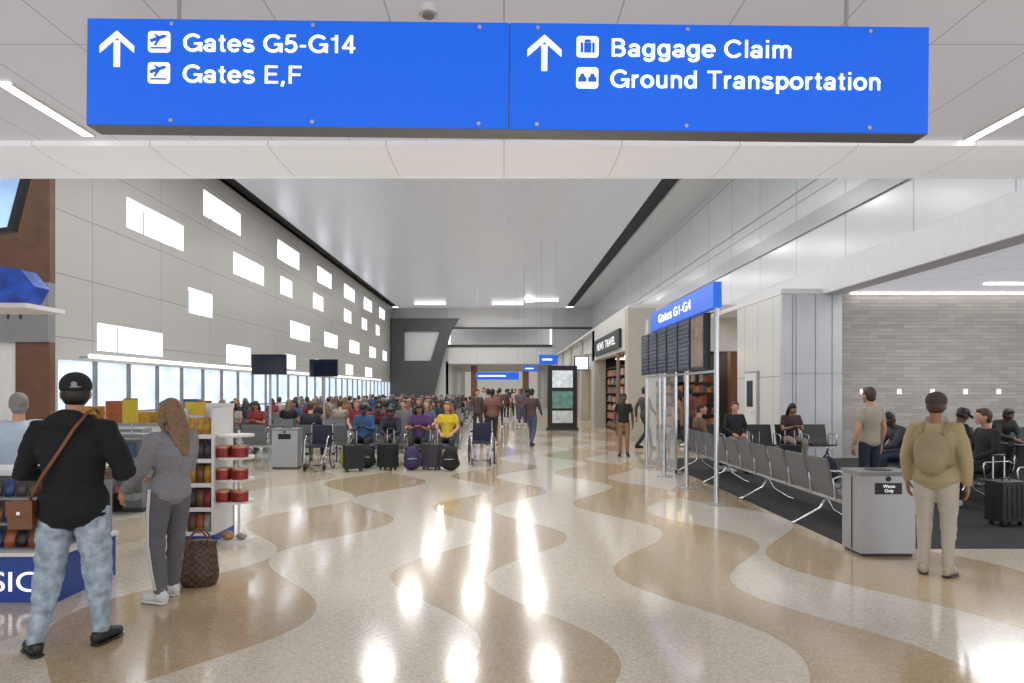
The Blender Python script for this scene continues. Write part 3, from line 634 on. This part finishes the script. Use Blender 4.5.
# --- man in hoodie
jean=M('acid_wash_denim',S(180,197,214),.8,nz=.62,ns=17,bump=.4); hood=M('black_hoodie',S(12,13,20),.9,bump=.3)
def manx(mb,P):
    leather=M('brown_leather',S(112,66,36),.5)
    mb.tube([(.10,.10,1.5),(.125,.0,1.535),(.11,-.09,1.50),(.075,-.155,1.42),(.0,-.178,1.28),(-.1,-.172,1.13),(-.18,-.13,1.01),(-.235,-.05,.95)],[(.012,.005)]*8,leather,8)
    mb.box(-.32,-.18,-.13,-.06,.80,.97,leather); mb.box(-.325,-.175,-.14,-.13,.88,.975,leather); mb.box(-.26,-.24,-.146,-.138,.89,.91,chrome)
    mb.ell(P(0,-.116,.06),(.02,.004,.018),gfl); mb.ell(P(0,-.116,.045),(.045,.004,.006),gfl)
man=person('man_in_hoodie',pose(STAND,pel=(0,0,.93),wai=(0,0,1.06),che=(0,-.01,1.26),nec=(0,0,1.455),head=(0,.02,1.625),
  sh=[(-.195,-.01,1.40),(.195,-.01,1.40)],el=[(-.30,.0,1.13),(.305,.0,1.13)],wr=[(-.17,.23,1.08),(.17,.23,1.08)],hip=[(-.1,0,.9),(.1,0,.9)],
  kn=[(-.15,.01,.49),(.11,.07,.49)],an=[(-.19,-.07,.09),(.11,.1,.09)],td=[(-.7,.8,0),(.3,1,0)],hd=[(.7,.7,0),(-.7,.7,0)],pn=[(.5,-.6,0),(-.5,-.6,0)],th=[(0,0,1),(0,0,1)]),
  dict(vox=.010,bulk=1.2,up=hood,lo=jean,skin=sk[0],hair=hr[0],shoe=shb,style='cap',capm=M('black_cap',S(20,20,24),.85,bump=.2),hood=True,hem=.06,hemb=1.06,yaw=.35,wr=.013,leg=1.15,extra=manx,loose=1.12))
inst('man_in_hoodie',man,(-2.72,4.32,0),.12)
# --- woman in grey
gsw=M('grey_marl',S(140,140,147),.9,nz=.2,ns=40,bump=.3); gpa=M('grey_jogger',S(102,102,109),.9,nz=.2,ns=40,bump=.3)
WK=[(-.10,.03,.47),(.10,.06,.47)]; WA=[(-.09,-.02,.09),(.10,.10,.09)]; WH=[(-.085,0,.86),(.085,0,.86)]
def womx(mb,P):
    for i,s_ in ((0,-1),(1,1)):
        h,k_,a=V(WH[i]),V(WK[i]),V(WA[i]); pts=[h+V((s_*.088,0,.03)),h*.6+k_*.4+V((s_*.088,0,0)),k_+V((s_*.068,0,0)),k_*.45+a*.55+V((s_*.062,0,0)),a+V((s_*.05,0,.03))]
        mb.tube(pts,[(.006,.02)]*5,shw,8,(1,0,0))
    mb.box(-.245,-.17,.33,.345,.71,.85,black)
wom=person('woman_in_grey_tracksuit',dict(pel=(0,0,.885),wai=(0,-.02,1.0),che=(0,-.05,1.16),nec=(0,-.045,1.315),head=(0,-.01,1.455),
  sh=[(-.155,-.045,1.275),(.155,-.045,1.275)],el=[(-.215,.05,1.03),(.2,.04,1.03)],wr=[(-.2,.26,.87),(.13,.25,.93)],hip=WH,kn=WK,an=WA,td=[(-.1,1,0),(.1,1,0)],
  hd=[(0,.6,-.8),(-.2,1,-.2)],pn=[(1,0,0),(-1,0,0)],th=[(0,.8,.6),(0,.2,1)]),
  dict(vox=.010,bulk=1.04,up=gsw,lo=gpa,skin=sk[0],hair=hr[2],shoe=shw,sole=shw,style='long',fem=True,hem=.05,pitch=-.15,yaw=-.1,wr=.010,leg=1.08,extra=womx,loose=1.15,curl=.6))
inst('woman_in_grey_tracksuit',wom,(-2.62,5.35,0),math.radians(62))
# --- traveler at right in tan jacket with backpack and cap
def bpx(mb,P):
    m_=M('tan_backpack',S(150,136,106),.8,bump=.3)
    v,f_=remesh([ellg((0,-.21,1.18),(.15,.10,.22)),ellg((0,-.29,1.10),(.11,.05,.11))],.014); mb.add(v,f_,m_,True)
    for s_ in (-1,1): mb.tube([(s_*.1,-.18,1.36),(s_*.11,-.06,1.46),(s_*.115,.08,1.42),(s_*.12,.13,1.27),(s_*.16,.02,1.08),(s_*.13,-.16,1.05)],[(.02,.006)]*6,m_,8)
tan_=M('olive_jacket',S(166,152,116),.85,bump=.3); kh=M('khaki_trouser',S(180,174,162),.85,bump=.3)
tr=person('traveler_with_backpack',STAND,dict(vox=.012,bulk=1.15,up=tan_,lo=kh,skin=sk[1],hair=hr[1],shoe=M('shoe_tan',S(170,160,140),.6),style='cap',capm=M('brown_cap',S(66,56,50),.8),hem=.04,hemb=1.05,extra=bpx,loose=1.15))
inst('traveler_with_backpack',tr,(3.86,6.1,0),-.75,scale=.93)
# --- variants for the crowd
vs_sit=[]; vs_st=[]
spec=[(SIT,sk[0],hr[1],'short',0),(SITPH,sk[1],hr[0],'long',1),(SITLEAN,sk[2],hr[0],'short',0),(SIT,sk[0],hr[2],'long',1),(SITPH,sk[2],hr[0],'cap',0),(SIT,sk[1],hr[3],'bun',1)]
for i,(J,s_,h_,st,fe) in enumerate(spec):
    vs_sit.append(person('seated_traveler_%d'%i,J,dict(vox=.02,up=shirt,lo=trou,skin=s_,hair=h_,shoe=shb if i%2 else shw,style=st,fem=bool(fe),sleeve='short' if i%2 else 'long',seed=i,bulk=1+.08*(i%3),yaw=.3*((i%3)-1))))
spec=[(STAND,sk[0],hr[1],'short',0),(WALK,sk[1],hr[0],'long',1),(STAND2,sk[2],hr[0],'short',0),(WALK,sk[0],hr[0],'short',0),(STAND2,sk[0],hr[2],'pony',1),(WALK,sk[2],hr[0],'cap',0)]
for i,(J,s_,h_,st,fe) in enumerate(spec):
    vs_st.append(person('standing_traveler_%d'%i,J,dict(vox=.02,up=shirt,lo=trou,skin=s_,hair=h_,shoe=shb if i%2 else shw,style=st,fem=bool(fe),sleeve='short' if i%2==0 else 'long',seed=i,bulk=1+.06*(i%3),hem=.03)))
cols=[S(40,48,70),S(126,40,42),S(176,176,174),S(56,84,130),S(28,28,32),S(96,88,114),S(160,98,58),S(76,86,82),S(124,58,76),S(96,122,150),S(24,58,58),S(156,148,134),S(76,30,34),S(104,104,108)]
def sit_on(row_x,row_y,rz,idx,n,color=None,var=None):
    lx=(idx+.5)*.62-n*.62/2; ly=.07
    c_,s_=math.cos(rz),math.sin(rz)
    inst('seated_traveler',random.choice(vs_sit) if var is None else vs_sit[var],(row_x+c_*lx-s_*ly,row_y+s_*lx+c_*ly,0.008),rz,color or random.choice(cols))
for (x,y,rz) in rows:
    for i in range(5):
        if random.random()<(.88 if y<34 else .6): sit_on(x,y,rz,i,5)
sit_on(-2.2,15.4,math.pi,0,4,S(210,184,40),3); sit_on(-2.2,15.4,math.pi,1,4,S(80,50,100),1); sit_on(-2.2,15.4,math.pi,2,4,S(40,44,60),2); sit_on(-2.2,15.4,math.pi,3,4,S(50,90,130),4)
sit_on(-4.75,15.6,0,2,4,S(44,44,52),0)
# gate side
sit_on(6.9,10.6,math.pi/2,1,6,S(26,26,30),0); sit_on(6.9,10.6,math.pi/2,4,6,S(60,60,68),2); sit_on(7.55,10.6,-math.pi/2,1,6,S(20,20,22),4); sit_on(7.55,10.6,-math.pi/2,4,6,S(150,150,155),5)
sit_on(5.8,15.4,math.pi,1,5,S(60,40,44),1); sit_on(5.8,15.4,math.pi,3,5,S(30,30,36),0); sit_on(10.2,14.2,math.pi,2,5,S(30,30,34),2); sit_on(10.2,14.2,math.pi,4,5,S(120,112,100),0)
sit_on(3.85,10.9,-math.pi/2,0,10,S(120,96,70),0)
guard=person('security_guard',STAND,dict(vox=.014,up=M('black_uniform',S(22,22,24),.8),lo=M('tan_uniform',S(140,108,80),.8),skin=sk[2],hair=hr[0],shoe=shb,style='short',sleeve='short',hem=.0))
inst('security_guard',guard,(2.98,17.0,0),math.pi*.95,None,.9)
inst('standing_traveler',vs_st[0],(5.25,9.8,0),.3,S(170,162,148),.97)
inst('standing_traveler',vs_st[1],(4.6,18.0,0),1.2,S(130,100,76),.95); inst('standing_traveler',vs_st[3],(3.9,18.9,0),-1.2,S(70,60,56)); inst('standing_traveler',vs_st[2],(5.4,19.8,0),.4,S(110,60,50))
inst('kiosk_customer',person('kiosk_customer',STAND2,dict(vox=.014,up=M('pale_blue_shirt',S(182,196,214),.8,bump=.3),lo=M('slate_trouser',S(70,74,84),.8),skin=sk[0],hair=hr[3],shoe=shb,style='short',bulk=1.15,hem=.03)),(-4.62,6.5,0),.7,scale=.93)
# walking crowd
pts=[]
tries=0
while len(pts)<21 and tries<4000:
    tries+=1; y=27+32*random.random()**.9; x=random.uniform(-1.5,1.0+ (y-19)*.02)
    if 26.8<y<29.6 and x>1.2: continue
    if all((x-a)**2+(y-b)**2>.8 for a,b in pts): pts.append((x,y))
pts+=[(-.35,20.5),(.8,19.8),(-.9,23)]
mut=[S(60,66,84),S(156,156,158),S(100,100,110),S(40,42,50),S(106,120,146),S(120,80,76),S(176,172,166),S(80,60,60)]
for (x,y) in pts: inst('standing_traveler',random.choice(vs_st),(x,y,0),random.choice([0,math.pi])+random.uniform(-.4,.4),random.choice(mut),random.uniform(.92,1.03))
# ---------------------------------------------------------------- luggage
def suitcase(c_,h=.54,w=.38,d=.24):
    s=MB(); m_=M('case_%d_%d_%d'%c_,S(*c_),.5,bump=.1)
    s.box(-w/2,w/2,-d/2,d/2,.06,h,m_)
    for x in (-w*.3,-w*.1,w*.1,w*.3): s.box(x-.012,x+.012,-d/2-.008,d/2+.008,.1,h-.04,m_)
    for x in (-w/2+.05,w/2-.05):
        for y in (-d/2+.05,d/2-.05): s.cyl((x-.012,y,.03),(x+.012,y,.03),.03,black,12)
    for x in (-.09,.09): s.cyl((x,d/2-.03,h),(x,d/2-.03,h+.3),.009,chrome,8)
    s.tube([(-.1,d/2-.03,h+.3),(.1,d/2-.03,h+.3)],.014,black,8)
    s.tube([(-.06,0,h),(-.05,0,h+.03),(.05,0,h+.03),(.06,0,h)],.01,black,6)
    s.box(-w/2-.004,w/2+.004,-.008,.008,.08,h+.004,black)
    return s.build('rolling_suitcase',bevel=.025)
def backpack(c_,sc_=1):
    s=MB(); m_=M('pack_%d_%d_%d'%c_,S(*c_),.8,bump=.3)
    v,f_=remesh([ellg((0,0,.25),(.17,.11,.25)),ellg((0,0,.12),(.18,.12,.12)),ellg((0,-.11,.17),(.12,.06,.12)),ellg((.15,0,.15),(.05,.06,.08))],.015,.004)
    v=[V((p.x,p.y,max(p.z,0.0))) for p in v]; s.add(v,f_,m_,True)
    s.tube([(-.03,.03,.48),(-.03,.02,.53),(.03,.02,.53),(.03,.03,.48)],.009,black,6)
    for q in (-.1,.1): s.tube([(q,.08,.45),(q,.15,.36),(q,.14,.2),(q,.08,.08)],[(.025,.006)]*4,black,8,(1,0,0))
    s.tube([(-.1,-.155,.24),(0,-.175,.25),(.1,-.155,.24)],.005,chrome,6)
    return s.build('backpack')
for i,(x,y,c_) in enumerate([(-3.3,14.45,(150,170,60)),(-2.9,14.45,(30,32,36)),(-1.1,14.0,(26,26,28)),(-1.9,14.1,(60,50,90)),(4.9,8.5,(30,30,34)),(5.6,11.8,(40,36,60))]):
    b_=backpack(c_); b_.location=(x,y,0 if x<3.6 else .008); b_.rotation_euler=(0,0,random.uniform(-.3,.3))
for i,(x,y,c_) in enumerate([(-2.4,14.1,(34,36,42)),(-1.5,14.15,(58,54,64)),(-3.05,13.85,(24,26,34)),(5.75,13.7,(24,24,26)),(6.1,8.3,(30,30,34)),(4.9,13.4,(90,30,34))]):
    b_=suitcase(c_); b_.location=(x,y,0 if x<3.6 else .008); b_.rotation_euler=(0,0,random.uniform(-.6,.6))
# checkered tote by the woman
chk=bpy.data.materials.new('damier_check'); chk.use_nodes=True; N=chk.node_tree.nodes; L=chk.node_tree.links
t_=N.new('ShaderNodeTexChecker'); t_.inputs['Scale'].default_value=34; t_.inputs['Color1'].default_value=S(88,66,50); t_.inputs['Color2'].default_value=S(52,38,30); tc=N.new('ShaderNodeTexCoord')
L.new(tc.outputs['Object'],t_.inputs['Vector']); L.new(t_.outputs['Color'],N['Principled BSDF'].inputs['Base Color'])
s=MB(); v,f_=remesh([tubeg([(0,0,.02),(0,0,.1),(0,0,.3),(0,0,.36)],[(.15,.1),(.16,.11),(.14,.09),(.13,.05)],20,(1,0,0))],.012,.006); v=[V((p.x,p.y,max(p.z,0))) for p in v]; s.add(v,f_,chk,True)
bl_=M('brown_leather',S(112,66,36),.5)
for q in (-.06,.06): s.tube([(-.08,q,.32),(-.075,q,.40),(-.03,q,.46),(.03,q,.46),(.075,q,.40),(.08,q,.32)],.009,bl_,8)
s.tube([(-.14,0,.36),(0,-.0,.385),(.14,0,.36)],.01,bl_,8)
s.build('checkered_tote_bag',(-2.58,5.78,0),.3)
# ---------------------------------------------------------------- trash bins
def bin_():
    s=MB(); w_,d_=.27,.19; s.box(-w_,w_,-d_,d_,.03,.80,steel); s.box(-w_+.02,w_-.02,-d_+.02,d_-.02,0,.03,dgrey); s.box(-w_-.01,w_+.01,-d_-.01,d_+.01,.80,.84,gfl)
    s.box(-.13,.13,-d_-.012,-d_,.62,.73,black); s.cyl((0,0,.84),(0,0,.846),.13,black); s.cyl((0,-d_-.012,.77),(0,-d_-.002,.77),.025,M('black_disc',S(30,34,32)))
    s.box(-w_-.008,-w_,-.02,-.01,.05,.78,dgrey); return s
b1=bin_().build('waste_bin',(3.80,6.94,0),0,.008); text('Waste\nOnly',.045,(0,-.204,.685),RX,wht,b1,None,'label','CENTER',.001)
bin_().build('waste_bin',(-4.6,14.5,0),0,.008)
# ---------------------------------------------------------------- snack rack
s=MB(); xa,xb,ya,yb=-3.45,-2.78,7.3,7.85
s.box(xa,xa+.35,ya,yb,0,.1,bluek); s.box(xa,xa+.03,ya,yb,.1,1.45,white); s.box(xa+.32,xa+.35,ya,yb,.1,1.45,white); s.box(xa,xa+.35,yb-.03,yb,.1,1.5,white)
cp=[M('chip%d'%i,S(*q),.35,.1,.0,nz=.5,ns=14) for i,q in enumerate([(196,146,40),(146,50,40),(40,64,120),(184,180,170),(170,92,50),(70,60,60),(120,80,50)])]
for z in (.12,.38,.64,.9,1.16):
    s.box(xa+.03,xa+.32,ya,yb-.03,z-.02,z,white); s.box(xa+.03,xa+.32,ya-.01,ya,z-.03,z+.015,white)
    x=xa+.045
    while x<xa+.25:
        m_=random.choice(cp)
        if z>1.1: m_=cp[0]
        s.tube([(x+.04,ya+.07,z),(x+.04,ya+.06,z+.1),(x+.04,ya+.08,z+.19)],[(.038,.008),(.04,.03),(.038,.004)],m_,10,(1,0,0)); x+=.085
s.box(xa-.01,xa+.2,ya+.1,ya+.14,1.38,1.52,M('yellow_card',S(200,172,50),.6))
for z in (.0,.42,.66,.9,1.14):
    s.cyl((xb-.17,ya+.2,z),(xb-.17,ya+.2,z+.025),.2,white,28)
s.cyl((xb-.17,ya+.3,0),(xb-.17,ya+.3,1.2),.015,white)
tr_=M('tin_red',S(160,46,38),.3,.3,nz=.6,ns=18); tg=M('tin_gold',S(200,146,98),.3,.3,nz=.4,ns=14)
for z in (.445,.685,.925):
    for a in (-.09,.09):
        s.cyl((xb-.17+a,ya+.1,z),(xb-.17+a,ya+.1,z+.10),.085,tr_,20); s.cyl((xb-.17+a,ya+.1,z+.10),(xb-.17+a,ya+.1,z+.125),.088,tg,20)
s.ell((xb-.22,ya+.12,.07),(.07,.05,.045),tg); s.ell((xb-.08,ya+.14,.06),(.06,.05,.035),cp[3])
s.build('snack_display_rack')
# kiosk counter
s=MB(); s.box(-6.4,-3.47,5.3,6.1,0,.36,bluek); s.box(-6.42,-3.45,5.28,6.12,.36,.39,white); s.box(-6.4,-3.5,5.75,6.1,.39,.94,gfl); s.box(-6.42,-3.45,5.65,6.12,.94,.98,white)
for z in (.40,.6,.8):
    s.box(-6.4,-3.53,5.34,5.75,z-.01,z+.005,gfl); x=-5.2
    while x<-3.6:
        m_=random.choice(cp+[bl_,black]); s.tube([(x+.04,5.42,z+.005),(x+.04,5.42,z+.06),(x+.04,5.44,z+.13)],[(.042,.012),(.045,.03),(.042,.005)],m_,10,(1,0,0)); x+=.095
kc=s.build('kiosk_counter'); text('MUSIC',.22,(-4.38,5.285,.09),RX,wht,kc,.75,'lettering')
for (x,y,c_) in [(-5.1,9.2,(200,176,50)),(-4.55,9.8,(60,86,130)),(-5.8,10.5,(40,60,100))]:
    s=MB(); s.box(x-.22,x+.22,y,y+.4,0,.05,dgrey); s.box(x-.2,x+.2,y+.05,y+.35,.05,1.05,gfl); shelf(s,x-.2,x+.2,y-.15,y+.05,.2,1.0,3,'y',gfl,.1); s.box(x-.1,x+.1,y+.1,y+.13,1.2,1.52,M('card_%d'%c_[0],S(*c_),.5)); s.cyl((x,y+.15,1.05),(x,y+.15,1.22),.01,steel); s.build('display_stand')
s=MB(); s.box(-8.5,-5.2,12.4,13,0,1.0,white); s.box(-8.55,-5.15,12.35,13.05,1.0,1.04,gfl); 
for k2 in range(6): s.box(-8.3+k2*.5,-7.98+k2*.5,12.5,12.8,1.04,1.25+.1*(k2%3),random.choice(cp))
s.build('service_counter')
# ---------------------------------------------------------------- world & camera
w=bpy.data.worlds.new('World'); sc.world=w; w.use_nodes=True; bg=w.node_tree.nodes['Background']; bg.inputs[0].default_value=(.98,.985,1,1); bg.inputs[1].default_value=1.35
cam=bpy.data.cameras.new('Camera'); co=bpy.data.objects.new('Camera',cam); sc.collection.objects.link(co); co.location=(0,0,1.65); co.rotation_euler=(math.pi/2,0,0)
cam.lens=24; cam.sensor_width=36; cam.shift_x=(512-504)/1024; cam.shift_y=(390-341.5)/1024; sc.camera=co
sc.view_settings.view_transform='Standard'; sc.view_settings.look='None'; sc.view_settings.exposure=.42
